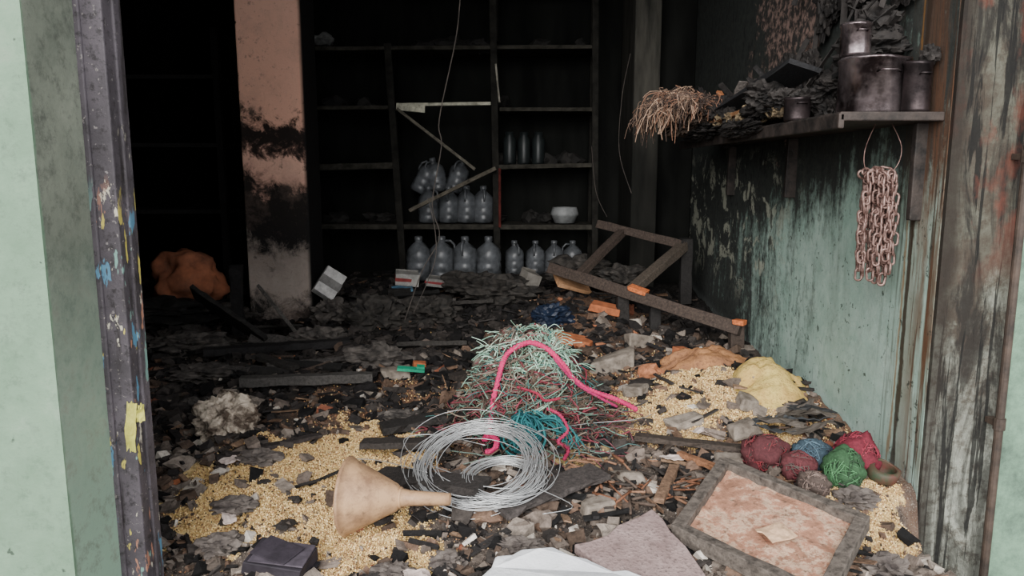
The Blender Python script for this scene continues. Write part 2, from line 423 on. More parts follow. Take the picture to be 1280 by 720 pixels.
c=m.mix(m.rng(mo,.35,.65),(60,56,60),(92,86,92)); c=m.mix(m.rng(fn,.5,.64,0,.85),c,(34,31,32)); 
c=m.mix(m.rng(m.noise(70,3,.6),.64,.68,0,.7),c,(140,134,131))
c=m.mix(m.rng(m.noise(1,6,.7,m.map((18,18,2),(2,2,2))),.53,.63,0,.75),c,(30,25,23))
sp=m.noise(1,5,.65,m.map((26,26,9))); c=m.mix(m.math('MULTIPLY',m.rng(sp,.63,.65),m.rng(Z,1.5,1.3)),c,(190,184,166))
low=m.rng(Z,1.35,1.2)
for k,(cc,o) in enumerate((((206,192,90),(3,1,0)),((84,136,164),(9,4,2)),((176,124,100),(5,9,7)),((120,160,150),(1,6,3)))):
    f=m.rng(m.noise(1,4,.6,m.map((24,24,6),o)),.63,.645); c=m.mix(m.math('MULTIPLY',m.math('MULTIPLY',f,low),.85),c,cc)
m.col(c); m.bump(fn,.4,.006)
q=B(); q.box((-1.067,2.0,1.7),(.07,.09,3.45)); q.box((-1.035,2.02,1.7),(.02,.04,3.45)); q.box((-1.095,1.962,1.7),(.018,.03,3.45))
q.make('door_frame_left',m.m,bevel=.004,center=False)
q=B(); q.sheet((-1.04,1.948,.66),.028,.14,rot(math.pi/2,.1,0),8,.008,20); q.sheet((-1.015,1.955,.70),.02,.05,rot(math.pi/2,.1,.9),4,.008,20); q.make('peeling_sticker',simple('yellow_peel',(204,202,100),(176,170,84),30,.6),solid=.0015)
black=simple('soot_black_wall',(8,8,8),(20,19,18),3,.95,0,.4,.1)
m=Mt('soot_back_wall',.95,0,.15); f=m.noise(1,6,.6,m.map((5,5,1.2))); m.col(m.mix(m.rng(f,.35,.7),(9,10,9),(26,27,25))); sootwall=m.m
wallbox('wall_back',(-3.4,6.6,0),(1.68,6.8,CH),sootwall)
wallbox('wall_left',(-3.4,2.02,0),(-3.2,6.6,CH),black)
wallbox('ceiling',(-3.4,1.74,CH),(3.0,6.9,CH+.15),black)
wallbox('floor',(-3.4,1.2,-.1),(1.2,6.8,0.0),simple('concrete_floor',(50,48,46),(84,80,76),8))
wallbox('ground_outside',(-7,-6,-.2),(7,2.6,-.11),simple('street_ground',(78,76,72),(110,106,100),10))
m=Mt('sooty_column',.9,0,.2); f=m.noise(1,6,.6,m.map((10,10,1.5))); c=m.mix(m.rng(f,.35,.65),(36,36,33),(76,74,68)); X,Y_,Z=m.xyz()
c=m.mix(m.rng(Z,2.1,1.3,0,.8),c,(20,21,19)); m.col(c); m.bump(f,.3)
q=B(); q.box((1.03,6.2,1.72),(.2,.7,3.43)); q.make('column_sooty',m.m,bevel=.01,center=False)
q=B(); q.box((1.29,6.3,1.72),(.31,.5,3.43)); q.make('column_blackened',sootwall,bevel=.01,center=False)
m=Mt('peach_pillar_paint',.85,0,.25); X,Y_,Z=m.xyz(); f=m.noise(7,9,.78,None,.4); f2=m.noise(30,6,.75)
zz=m.math('ADD',m.rng(Z,.4,2.6),m.math('ADD',m.rng(f,.3,.7,-.06,.06),m.rng(m.noise(1.8,3),.3,.7,-.03,.03)))
zz=m.math('ADD',zz,m.math('MULTIPLY',m.rng(X,-1.66,-1.79),-.02))
c=m.ramp(zz,[(0,(40,38,36)),(.06,(160,147,138)),(.17,(132,121,113)),(.22,(26,24,23)),(.37,(36,31,28)),(.42,(206,162,144)),(.465,(222,178,158)),(.49,(96,74,65)),(.51,(34,28,25)),(.565,(40,32,28)),(.60,(222,172,150)),(1,(226,180,160))])
c=m.mix(m.rng(f2,.58,.7,0,.55),c,(84,68,60)); c=m.mix(m.rng(m.noise(3,6,.7),.5,.7,0,.4),c,(146,124,112))
c=m.mix(m.math('MULTIPLY',m.rng(m.noise(9,6,.7,m.map((1,1,1),(7,7,7))),.57,.64),m.rng(X,-1.5,-1.78)),c,(38,32,29))
c=m.mix(m.rng(X,-1.385,-1.362),c,(22,20,20)); m.col(c); m.bump(f2,.4)
q=B(); q.box((-1.575,5.17,1.72),(.43,.34,3.43)); q.make('pillar',m.m,bevel=.012,center=False)
q=B(); q.tube([(1.665,2.44,-.11+i*.1) for i in range(35)],.014,12); 
for z in(.5,1.4,2.3): q.tube([(1.665,2.44,z-.02),(1.665,2.44,z+.02)],.019,12); q.box((1.665,2.47,z),(.03,.05,.02))
q.make('drain_pipe',simple('pipe_brown',(44,38,34),(74,62,54),14,.6),smooth=False)
# ---------------------------------------------------------------- back storage shelf
shm=vcol('shelf_board_mat',.85,0,14,.15,.65,.5)
q=B(); g1=(32,31,28); g2=(50,48,43); wht=(168,166,150)
YF=6.15; 
def vpost(x,xt,zb,zt,w=.05,c=g1): q.beam((x,YF,zb),(xt,YF,zt),w,.045,0,0,c,8,.06)
vpost(-1.72,-1.70,.35,3.3); vpost(-.9,-.99,.45,2.36,.055); vpost(-.12,-.16,.5,3.3,.055); vpost(.69,.65,.4,3.3)
for x in(-1.72,.69): q.beam((x,6.55,.4),(x,6.55,3.3),.05,.04,0,0,g1)
q.beam((-.14,6.55,.4),(-.14,6.55,3.3),.05,.04,0,0,g1)
def board(xa,xb,z,c=g2,t=.03): q.beam((xa,6.35,z),(xb,6.35,z+R(-.02,.02)),.42,t,0,0,c,10,.05)
board(-1.72,.69,2.32); board(-1.72,.69,2.82)
board(-1.72,-.97,1.86); board(-.1,.69,1.85)
board(-1.72,-.95,1.385,g2,.05); board(-.12,.69,1.39,g2,.035); board(-1.72,.69,.905,g2,.04); board(-1.72,.69,.46,g1)
q.beam((-.93,6.16,1.885),(-.17,6.16,1.895),.05,.025,0,0,wht,6,.1); q.beam((-.93,6.13,1.87),(-.7,6.13,1.85),.02,.06,0,0,wht,3,.1)
q.beam((-.92,6.1,1.85),(-.3,6.1,1.37),.045,.024,.1,0,(92,88,79),8,.1)
q.beam((-.83,6.05,1.04),(-.13,6.05,1.38),.05,.03,.1,0,(86,81,72),8,.1)
q.beam((-.1,6.12,1.38),(-.1,6.12,.9),.02,.03,0,0,(74,32,29)); q.beam((-.13,6.12,2.2),(-.1,6.12,1.9),.015,.02,0,0,(130,126,116))
q.make('storage_shelf',shm,bevel=.003)
jm=Mt('plastic_jug_mat',.35,0,.4); f=jm.noise(9,6,.7); jm.col(jm.mix(jm.rng(f,.35,.65),(104,107,111),(48,50,52))); jm.b.inputs['Transmission Weight'].default_value=.15; jm=jm.m
def jug(x,y,z,s=1,tilt=0,nm='plastic_jug'):
    b=B(); M=Matrix.Translation((x,y,z))@Matrix.Rotation(tilt,4,'Y')@Matrix.Rotation(R(0,6),4,'Z')@Matrix.Scale(s,4)
    b.lathe([(0,0),(.07,0),(.082,.012),(.084,.05),(.079,.06),(.084,.07),(.084,.11),(.079,.12),(.084,.13),(.084,.17),(.075,.205),(.045,.235),(.024,.25),(.022,.27)],M,18,dent=.05)
    b.lathe([(.026,.262),(.027,.265),(.027,.29),(.02,.294),(0,.294)],M,14)
    b.tube([M@Vector(p) for p in[(.024,0,.262),(.06,0,.262),(.085,0,.235),(.088,0,.2),(.082,0,.17)]],.009*s,6)
    return b.make(nm,jm,smooth=True)
for x in(-.76,-.57,-.38,-.19): jug(x+R(-.01,.01),5.96,.49,1.2)
for x in(.02,.2,.36,.52): jug(x,6.36,.478,1.0)
for x in(-.70,-.53,-.38,-.24): jug(x,6.28,.93,1.05)
for x,t in((-.8,.5),(-.62,-.2),(-.5,.3)): jug(x,6.4,1.18,1.0,t)
b=B(); b.lathe([(0,0),(.085,0),(.11,.06),(.116,.065),(.116,.08),(.1,.13),(0,.135)],Matrix.Translation((.44,6.25,.93)),24); b.make('plastic_tub',simple('white_tub',(140,142,142),(104,106,106),10,.5),smooth=True)
for x in(-.02,.1,.22):
    b=B(); b.lathe([(0,0),(.05,0),(.055,.02),(.055,.2),(.035,.24),(.035,.27),(0,.27)],Matrix.Translation((x,6.35,1.41)),18); b.make('glass_jar',simple('jar_blue',(36,41,41),(22,25,26),8,.4,0,.1,.3),smooth=True)
b=B(); b.blob((-1.55,6.3,2.40),(.09,.08,.06),.9,1.5); b.make('crumpled_bag',simple('bag_grey',(110,110,108),(60,60,60),12),smooth=True)
b=B()
for k in range(9): b.blob((R(-.8,-.2),6.3,2.36),(.1,.08,.05),1,1.5,2)
b.make('charred_bundle',simple('char_a',(14,13,13),(34,32,31),10))
b=B()
for k in range(26): 
    x=R(-1.6,.6); z=random.choice([.93,.93,1.42,1.88,2.35]); 
    if z in(1.42,1.88) and -1<x<-.1: continue
    b.blob((x,6.42,z+.03),(R(.05,.12),.08,R(.03,.08)),1,1.5,2)
b.make('burnt_shelf_goods',simple('char_b',(16,16,15),(40,38,36),10))
ppm=vcol('package_mat',.7,0,18,.3,.4,.3)
def carton(x,y,z,s,r,c,name='cardboard_box',band=None):
    b=B(); b.box((x,y,z),s,r,0,c,.06)
    if band: b.box(Vector((x,y,z)),(s[0]*1.04,s[1]*1.04,s[2]*.3),r,0,band)
    b.beam(Vector((x,y,z))+r@Vector((-s[0]/2,s[1]/2,s[2]/2)),Vector((x,y,z))+r@Vector((s[0]/2,s[1]/2,s[2]/2)),.03,.004,.8,0,c)
    return b.make(name,ppm,bevel=.004)
carton(-.80,5.6,.55,(.17,.12,.09),rot(.1,.1,.2),(140,138,134),'paper_packet',(120,46,44))
carton(-.82,5.5,.46,(.16,.12,.06),rot(.1,-.1,.1),(78,114,136),'paper_packet')
carton(-.54,5.6,.52,(.22,.12,.06),rot(0,.1,-.1),(120,118,114),'paper_packet',(118,44,46))
carton(-1.24,5.0,.60,(.15,.07,.20),rot(-.4,.62,.25),(172,170,168),'white_carton',(110,108,106))
carton(.42,5.25,.58,(.26,.2,.03),rot(.5,.3,.4),(160,122,90),'cardboard_sheet')
carton(.12,5.4,.55,(.12,.12,.16),rot(.2,.3,.5),(110,106,100),'paper_packet')
# ---------------------------------------------------------------- big lumps
def heap(name,c,rad,amp,fr,mat,sub=4,r=None,smooth=False,ridge=False):
    b=B(); b.blob(c,rad,amp,fr,sub,r,ridge=ridge); return b.make(name,mat,smooth=smooth)
heap('crumpled_sack',(-1.2,3.0,hh(-1.2,3.0)+.065),(.135,.11,.12),.62,1.5,simple('burnt_sack',(78,66,56),(190,177,160),10,.85,0,1.,lo=.42,hi=.56),5,ridge=True)
heap('clay_boulder',(-2.28,5.2,.60),(.23,.18,.21),.6,1.3,simple('clay',(186,116,84),(112,74,58),6),smooth=True)
heap('blue_plastic_bag',(.27,4.75,.42),(.14,.1,.09),.9,1.6,simple('navy',(18,24,38),(30,42,62),14,.45),ridge=True)
chs=simple('chsack',(24,23,22),(62,58,54),20,.85,0,.8)
for (x,y,z,a_,b_,c_) in((-.9,4.75,.42,.22,.16,.14),(-.55,4.9,.42,.22,.18,.12),(-.1,5.3,.50,.3,.2,.12),(-.3,5.55,.52,.25,.15,.1),(.8,5.3,.6,.2,.2,.1),(.5,5.55,.62,.25,.15,.12)):
    heap('charred_sack',(x,y,z),(a_,b_,c_),1,1.6,chs,ridge=True)
ash=simple('ash',(34,32,31),(96,90,85),16,.9,0,.8)
for (x,y,z,a_,b_,c_) in((-1.9,4.3,.33,.3,.2,.08),(-1.6,3.75,.31,.22,.14,.06),(-.75,4.0,.33,.2,.13,.09),(-1.15,4.35,.35,.2,.14,.09),(-2.0,5.0,.36,.3,.2,.1),(-.5,3.2,.26,.12,.08,.04),(.35,3.5,.3,.13,.1,.05),(-1.45,3.3,.27,.14,.1,.05),(-1.2,4.9,.42,.15,.12,.1)):
    heap('ash_mound',(x,y,z),(a_,b_,c_),1,1.8,ash,ridge=True)
heap('burnt_log_pile',(-2.4,4.9,.42),(.5,.3,.10),1,2.0,bpy.data.materials['char_b'],ridge=True)
conc=simple('concrete_chunk_mat',(88,80,72),(142,132,121),16,.9,0,.8)
for (x,y,sx_,sy_,sz_,a) in((.55,3.95,.26,.14,.09,.2),(.25,3.75,.14,.1,.08,1),(.75,4.35,.16,.12,.08,.6),(-.15,3.9,.12,.1,.06,2),(.95,2.95,.13,.09,.06,.4),(.42,2.62,.1,.16,.05,.3),(-.6,3.75,.14,.08,.06,.2),(1.2,3.1,.1,.12,.05,1.),(.75,3.05,.18,.07,.04,.3),(.05,4.3,.15,.1,.07,1.4),(.3,2.42,.12,.07,.05,.4),(-.7,3.5,.1,.08,.05,.3),(.85,2.75,.12,.08,.05,.1),(.6,3.45,.12,.09,.06,.9),(1.05,3.2,.1,.08,.06,1.7)):
    b=B(); b.box((x,y,hh(x,y)+sz_*.3),(sx_,sy_,sz_),rot(R(-.3,.3),R(-.3,.3),a),jit=.35); b.make('concrete_chunk',conc,bevel=.012)
brick=simple('brick_orange',(178,104,66),(126,76,52),20,.9)
for (x,y,a,L,dz) in((.36,4.4,-.3,.26,.03),(.62,4.85,-.4,.2,.05),(.95,4.05,.7,.1,.04),(-.5,3.9,.3,.07,.02)):
    b=B(); b.box((x,y,hh(x,y)+dz),(L,min(.11,L*.7),.05),rot(.1,.15,a),jit=.12); b.make('clay_brick',brick,bevel=.006)
def mound(name,cx_,cy_,rx,ry,hgt,mat,r=0):
    b=B(); n=34; vs=[];fs=[]
    for i in range(n+1):
        for j in range(n+1):
            u=i/n*2-1; v=j/n*2-1; x=cx_+(u*math.cos(r)-v*math.sin(r))*rx*1.1; y=cy_+(u*math.sin(r)+v*math.cos(r))*ry*1.1
            x=min(x,1.44)
            d=math.sqrt(u*u+v*v)+.25*noise.noise(Vector((u*2,v*2,cx_)))
            z=hh(x,y)-.03+ (hgt+.03)*max(0,1-d*d)**.7+ .012*noise.noise(Vector((x*30,y*30,1)))+.02*noise.noise(Vector((x*11,y*11,1)))
            vs.append((x,y,z))
    for i in range(n):
        for j in range(n): a_=i*(n+1)+j; fs.append([a_,a_+n+1,a_+n+2,a_+1])
    b.add(vs,fs); return b.make(name,mat,smooth=True)
def meal(name,c1,c2,c3):
    m=Mt(name,.95,0,.1); a_=m.noise(8,6,.7); b_=m.noise(70,5,.7)
    c=m.mix(m.rng(a_,.35,.6),c1,c2); c=m.mix(m.rng(b_,.52,.66,0,.7),c,c3); m.col(c); m.bump(b_,.8,.01); return m.m
mound('yellow_meal_pile',1.2,3.36,.17,.22,.07,meal('meal_yellow',(204,182,108),(186,154,92),(120,98,66)),.2)
mound('scorched_meal_pile',1.02,3.82,.28,.17,.09,meal('meal_rust',(172,124,84),(134,96,72),(80,60,50)),.1)
# ---------------------------------------------------------------- explicit planks
def plank(name,p1,p2,w,t,col,roll=0,n=10,wob=.18):
    b=B(); b.beam(p1,p2,w,t,roll,0,col,n,wob); return b.make(name,wood,bevel=.002)
G=lambda x,y,d=0:(x,y,hh(x,y)+d)
plank('charred_pole',G(-1.32,3.5,.05),G(-.7,3.62,.06),.06,.045,(70,67,64))
plank('charred_plank',G(-.5,2.62,.03),G(-.1,2.42,.06),.12,.025,(46,42,40))
plank('charred_plank',G(-.05,2.36,.04),G(.32,2.56,.05),.12,.02,(58,53,51))
plank('charred_plank',G(-.55,3.0,.03),G(-.2,3.12,.05),.1,.03,(34,31,29))
plank('charred_plank',G(-.6,2.84,.03),G(-.25,2.80,.05),.07,.025,(46,41,38))
plank('charred_plank',G(-1.95,4.5,.3),G(-1.45,4.3,.04),.13,.03,(36,34,32),.9)
plank('charred_plank',(-1.72,4.6,.78),(-1.72,4.58,.3),.07,.05,(24,22,22))
plank('charred_plank',(-1.62,4.75,.60),(-1.28,4.4,.36),.12,.02,(92,88,84),.9)
plank('charred_plank',G(-1.7,4.0,.05),G(-.95,4.25,.05),.08,.04,(30,28,28))
plank('charred_plank',G(-.3,3.62,.03),G(.15,4.0,.06),.07,.03,(50,44,40))
plank('charred_plank',G(.5,2.9,.03),G(.95,2.78,.03),.05,.02,(56,48,42))
plank('charred_plank',G(-1.15,2.75,.01),G(-.8,2.98,.03),.04,.015,(50,44,42))
plank('charred_plank',G(.62,2.7,.04),G(.5,2.4,.04),.035,.02,(112,88,70))
plank('charred_plank',G(.66,2.8,.04),G(.78,2.6,.04),.03,.02,(130,90,64))
for k in range(30):
    x=R(-2.6,-.2);y=R(3.7,5.6);a=R(-.6,.6);L=R(.2,.5)
    if -2.1<x<-1.2 and y>4.6: continue
    plank('charred_plank',G(x,y,R(.01,.06)),G(x+L*math.cos(a),y+L*math.sin(a),R(.01,.06)),R(.03,.07),R(.012,.03),random.choice([(26,25,24),(36,34,32),(60,57,53),(48,45,42),(76,72,69)]),R(-.8,.8))
b=B(); b.box(G(-.52,3.72,.05),(.14,.04,.015),rot(.1,.1,.1)); b.box(G(-.47,3.72,.065),(.04,.04,.012),rot(.1,.1,.1)); b.make('green_plastic_clip',simple('greenplast',(40,160,124),(28,120,92),20,.5))
# ---------------------------------------------------------------- fallen wooden frame
q=B(); fw=(62,52,46)
A1=Vector((.28,5.2,.68));A2=Vector((1.34,4.25,.44)); B1=Vector((.66,5.65,.96));B2=Vector((1.22,5.2,.84))
q.beam(A1,A2,.10,.075,.3,0,fw,8,.08); q.beam(B1,B2,.08,.06,.2,0,fw,6,.08)
q.beam(A1.lerp(A2,.45),B1.lerp(B2,.98),.075,.06,0,0,(72,64,56),5,.08)
q.beam(A1.lerp(A2,.16),B1.lerp(B2,.3),.06,.05,0,0,fw,5,.08)
q.beam(A1.lerp(A2,.42),A1.lerp(A2,.42)+Vector((0,0,-.32)),.08,.06,0,0,(34,31,29),4,.08)
q.beam(A2+Vector((-.02,.03,.03)),A2+Vector((-.02,.03,-.2)),.08,.06,0,0,fw,3,.08)
q.beam(B2+Vector((0,0,.05)),B2+Vector((.02,.05,-.42)),.08,.06,0,0,(30,28,27),4,.08)
q.beam(A1.lerp(A2,.6)+Vector((0,.05,0)),A1.lerp(A2,.6)+Vector((.0,.05,-.25)),.07,.05,0,0,(30,28,27),4,.08)
q.box(A1.lerp(A2,.5)+Vector((0,-.02,.045)),(.13,.07,.03),rot(.1,.2,-.7),0,(190,106,62),.15); q.box(A2+Vector((-.02,-.02,.05)),(.07,.06,.03),rot(0,0,-.7),0,(190,106,62),.15)
q.make('fallen_wooden_frame',wood,bevel=.004)
# ---------------------------------------------------------------- right wall shelf
q=B(); q.box((1.275,3.75,1.535),(.35,2.4,.03)); q.box((1.105,3.75,1.52),(.02,2.4,.05)); 
q.beam((1.435,2.66,1.52),(1.435,2.66,1.18),.05,.03); q.beam((1.435,3.85,1.52),(1.43,3.85,1.22),.07,.03); q.beam((1.435,4.9,1.52),(1.43,4.9,1.2),.06,.03)
q.make('wall_shelf',simple('shelf_charred',(22,20,19),(62,54,50),12,.7,0,.8),bevel=.004)
steel=simple('sooty_aluminium',(58,49,50),(180,166,168),7,.25,.9,.2,.5,.38,.62)
steel2=simple('dark_aluminium',(36,32,33),(88,78,79),9,.4,.8,.3)
def pot(name,x,y,z,r,h,mat,lid=False):
    b=B(); M=Matrix.Translation((x,y,z))
    b.lathe([(0,0),(r*.96,0),(r,.01),(r,h-.012),(r*1.04,h-.01),(r*1.05,h),(r*.97,h),(r*.97,.012),(0,.012)],M,40,dent=.04)
    b.tube([(x-r*.35,y-r*.93*1,z+h*.72),(x-r*.3,y-r*1.1,z+h*.75),(x+.02,y-r*1.13,z+h*.75),(x+r*.35,y-r*.93,z+h*.72)],.003,5)
    return b.make(name,mat,smooth=True)
pot('cooking_pot',1.30,2.76,1.552,.118,.195,steel)
pot('steel_canister',1.235,2.78,1.76,.052,.115,steel)
pot('steel_canister',1.14,3.05,1.552,.05,.09,steel2)
pot('blackened_pot',1.385,2.62,1.552,.045,.17,steel2)
charm=simple('charred_cloth',(14,13,13),(50,46,44),14,.8,0,1.)
b=B()
b.blob((1.33,2.86,1.80),(.14,.10,.08),1,1.6,5,ridge=True); b.blob((1.34,2.84,1.89),(.09,.07,.07),1,1.6,4,ridge=True); b.blob((1.42,2.62,1.74),(.03,.05,.04),1,1.6,3,ridge=True)
for k in range(14):
    b.beam((1.2+R(0,.2),2.8+R(-.03,.1),1.80+R(0,.1)),(1.22+R(0,.2),2.8+R(-.1,.15),1.86+R(0,.12)),R(.01,.03),.005,R(-1,1))
b.make('charred_cloth_bundle',charm)
b=B()
for k in range(54):
    y=R(3.0,4.9); b.blob((R(1.12,1.38),y,1.57+R(0,.12)),(R(.04,.11),R(.05,.14),R(.03,.08)),1,2,4,ridge=True)
for k in range(16):
    y=R(2.95,4.3); b.blob((R(1.34,1.42),y,1.66+R(0,.2)),(R(.03,.06),R(.06,.14),R(.06,.12)),1,2,4,ridge=True)
b.make('charred_goods_pile',charm)
b=B()
for k in range(40):
    y=R(3.0,4.7); L=R(.1,.4); b.beam((R(1.1,1.4),y,1.62+R(0,.08)),(R(1.08,1.4),y+R(-L,L)*.8,1.64+R(0,.2)),R(.01,.05),R(.006,.02),R(-.6,.6),0,random.choice(dark+[(130,84,56),(90,84,80),(150,96,62)]),4,.2)
b.beam((1.12,4.5,1.60),(1.2,3.15,1.78),.14,.02,.3,0,(30,30,32),6,.1)
b.beam((1.1,4.3,1.60),(1.17,3.35,1.66),.05,.02,.4,0,(130,92,62),6,.1)
b.make('charred_boards_stack',wood)
b=B()
for k in range(22): b.blob((1.15+R(-.04,.05),R(3.15,4.1),1.61+R(-.02,.04)),(.04,.045,.03),1,2,3,ridge=True)
b.make('burnt_food_scraps',simple('moss',(62,54,42),(136,118,92),26))
b=B(); b.blob((1.1,4.3,1.57),(.1,.4,.05),1,2.5,5,ridge=True); b.blob((1.07,3.6,1.55),(.05,.3,.04),1,2.5,5,ridge=True); b.make('charred_tarp',charm)
b=B()
for k in range(34):
    y=R(2.75,3.6); z=R(1.98,2.5); b.blob((1.42,y,z),(R(.02,.06),R(.05,.12),R(.04,.12)),1,2,4,ridge=True)
for k in range(24):
    y=R(2.75,3.8); z=R(1.9,2.5); b.beam((1.42,y,z),(1.36+R(-.06,.05),y+R(-.15,.15),z-R(.05,.25)),R(.01,.03),.005,R(-1,1))
b.make('hanging_charred_debris',charm)
# straw bundle, half burnt
sm=vcol('straw_mat',.9,0,30,.2,.3,.3); b=B()
scol=[(150,124,106),(122,100,86),(166,140,120),(92,76,68),(60,50,46),(132,98,80),(44,38,36)]
for k in range(2500):
    y=R(4.05,4.8); t=R(0,1); x=1.17-.36*t+R(-.06,.06); lump=.05*noise.noise(Vector((x*9,y*9,0)))
    z=1.67+.17*math.sin(math.pi*min(1,(1-t)*.75+.25))*(1-.5*abs(y-4.4)/.35)-.06*t+R(-.03,.03)+lump
    L=R(.04,.17); dx=R(-.8,.25); dz=-R(.1,1.)*(.3+t); dyy=R(-.08,.05)
    pts=[(x,y,z),(x+dx*L*.5+R(-.02,.02),y+dyy*.5,z+dz*L*.3+.01),(x+dx*L*.8+R(-.03,.03),y+dyy,z+dz*L)]
    b.tube(smooth(pts,2),R(.0012,.0024),3,0,random.choice(scol if noise.noise(Vector((x*7,y*7,3)))>-.15 else scol[3:]))
b.blob((1.02,4.43,1.67),(.17,.27,.10),1,2,5,rot(0,-.35,0),0,(70,60,53),ridge=True)
b.make('straw_broom_bundle',sm)
# ---------------------------------------------------------------- chain bundle
cm=simple('rusty_chain',(72,48,42),(156,128,120),40,.5,.5,.3,.5); b=B()
def link(c,r,L=.046,w=.012,rad=.0045):
    pts=[]
    for i in range(14):
        t=2*math.pi*i/14; x=w*math.cos(t); z=w*math.sin(t)+(L/2-w)*(1 if math.sin(t)>=0 else -1)
        pts.append(Vector(c)+r@Vector((x,0,z)))
    b.tube(pts,rad,6,closed=True)
for k in range(20):
    ox=1.325+R(-.078,.072); oy=2.72+R(-.04,.035); n=random.choice([8,9,10,11]); z=1.335-R(0,.03)
    tx=(ox-1.325)
    for i in range(n):
        fz=i/n
        link((ox-tx*.3*(1-math.sin(fz*3.1))+R(-.003,.003),oy+R(-.003,.003),z-i*.0355),rot(R(-.1,.1),R(-.15,.15),(i%2)*1.57+R(-.4,.4)))
for k in range(18):
    link((1.325+R(-.05,.05),2.72+R(-.03,.03),1.34+R(-.015,.015)),rot(R(-.4,.4),1.2+R(-.4,.4),R(0,3)))
b.tube(smooth([(1.30,2.72,1.52),(1.265,2.71,1.43),(1.275,2.715,1.36),(1.33,2.71,1.33),(1.385,2.715,1.37),(1.40,2.72,1.44),(1.36,2.72,1.52)],5),.0018,5)
b.make('hanging_chain_bundle',cm,smooth=True)
# ---------------------------------------------------------------- rope pile
pile=empty('rope_pile')
RC=Vector((.07,3.08,0)); zb=.25; zt=.70
def prad(t,a=0): return .235*(1-t)**.42*(1+.2*math.sin(a*3+t*5)+.12*math.sin(a*7-t*8))+.02
b=B(); 
V_,F_=ico(5); vs=[]
for v in V_:
    t=max(0,min(1,(v.z+1)/2)); z=zb-.04+t*(zt-zb)
    a=math.atan2(v.y,v.x); k=.95+.5*noise.noise(v*3)+.35*noise.noise(v*8)
    rr=prad(t,a)*(math.sqrt(max(0,1-v.z*v.z))**.25)
    vs.append((RC.x+math.cos(a)*rr*k*.9,RC.y+math.sin(a)*rr*k*.8,z+.03*noise.noise(v*5)))
b.add(vs,F_,0); b.make('net_core',simple('net_core_mat',(44,36,32),(116,100,86),40,.95,0,1.),parent=pile,center=False)
def curl(b,col,r,a0,t0,n=26,da=.22,dt=.05,out=1.0):
    a=a0;t=t0;pts=[];va=R(-da,da);vt=R(-dt,dt); o=out
    for i in range(n):
        va+=R(-.12,.12);vt+=R(-.03,.03); va=max(-.35,min(.35,va)); vt=max(-.08,min(.08,vt)); a+=va; t+=vt; o+=R(-.05,.055)
        if t<.0: t=0.0; vt=abs(vt)
        if t>.96: t=.96; vt=-abs(vt)
        rr=prad(t,a)*o
        pts.append((RC.x+math.cos(a)*rr*.95,RC.y+math.sin(a)*rr*.85,zb+t*(zt-zb)+R(0,.02)))
    b.tube(smooth(pts,2),r,4,0,col)
rm=vcol('rope_fibre_mat',.85,0,120,.25,.35,.4); b=B()
for k in range(300):
    a0=R(math.pi*.9,math.pi*2.1); t0=R(0,1); x=math.cos(a0)
    if t0>.62 and x>-.3: cs=[(150,184,160),(118,152,134),(172,196,180),(104,128,114)]
    elif x<-.2: cs=[(76,108,100),(114,98,88),(132,84,86),(56,96,96),(90,76,68),(120,114,104),(74,62,56),(104,46,54)]
    else: cs=[(100,130,114),(124,44,58),(64,55,50),(132,118,104),(136,58,72),(94,84,74),(46,98,98),(78,66,58),(88,72,62)]
    curl(b,random.choice(cs),R(.0012,.0038),a0,t0,n=random.randint(8,24))
for k in range(420):
    a=R(math.pi*.8,math.pi*2.2); t=R(.05,.99); rr=prad(t,a)
    p=Vector((RC.x+math.cos(a)*rr*.9,RC.y+math.sin(a)*rr*.8,zb+t*(zt-zb)))
    d=Vector((math.cos(a)+R(-.5,.5),math.sin(a)*.6,R(-.2,.9))).normalized(); L=R(.03,.11)
    q_=[p,p+d*L*.6,p+d*L+Vector((R(-.03,.03),R(-.02,.02),-R(0,.05)))]
    b.tube(smooth(q_,3),R(.001,.0024),4,0,random.choice([(132,162,144),(100,130,116),(94,82,74),(126,60,70),(58,100,98),(140,128,112)] if t<.6 else [(150,184,162),(172,198,180),(116,152,134)]))
for k in range(240):
    a=R(math.pi*.85,math.pi*2.15); r1=R(.12,.34); x=RC.x+math.cos(a)*r1; y=RC.y+math.sin(a)*r1*.8
    pts=[]; z0=max(hh(x,y)+.02,.27+.2*(1-r1/.3))
    for i in range(7):
        pts.append((x,y,max(hh(x,y)+.01,z0+R(-.02,.02)))); a+=R(-.9,.9); x+=math.cos(a)*.035; y+=math.sin(a)*.025
    b.tube(smooth(pts,2),R(.0018,.0036),4,0,random.choice([(90,112,100),(74,62,55),(112,52,60),(58,92,90),(126,112,98),(54,46,43),(90,72,62)]))
b.make('net_ropes',rm,smooth=True,parent=pile,center=False)
b=B(); 
for k in range(36):
    c0=Vector((.05+R(-.03,.03),2.80,.33+R(-.03,.03))); n=rrot(); rr=R(.045,.075)
    b.tube([c0+n@Vector((rr*math.cos(t*.42),rr*math.sin(t*.42),R(-.006,.006))) for t in range(15)],.004,5,0,random.choice([(34,92,96),(44,108,110),(28,72,78)]),True)
b.blob((.05,2.81,.33),(.055,.05,.055),.2,2,2,None,0,(20,56,60)); 
for k in range(14):
    x=.2+R(-.02,.06); b.tube(smooth([(.1+R(-.04,.05),2.84,.40+R(-.05,.03)),(.17,2.82+R(-.03,.03),.37+R(-.04,.04)),(x,2.83,.31+R(-.05,.03)),(x+R(-.02,.05),2.8,.28)],4),.0035,5,0,random.choice([(38,92,96),(46,108,108)]))
b.make('teal_twine',rm,smooth=True,parent=pile,center=False)
b=B(); pk=(180,44,92)
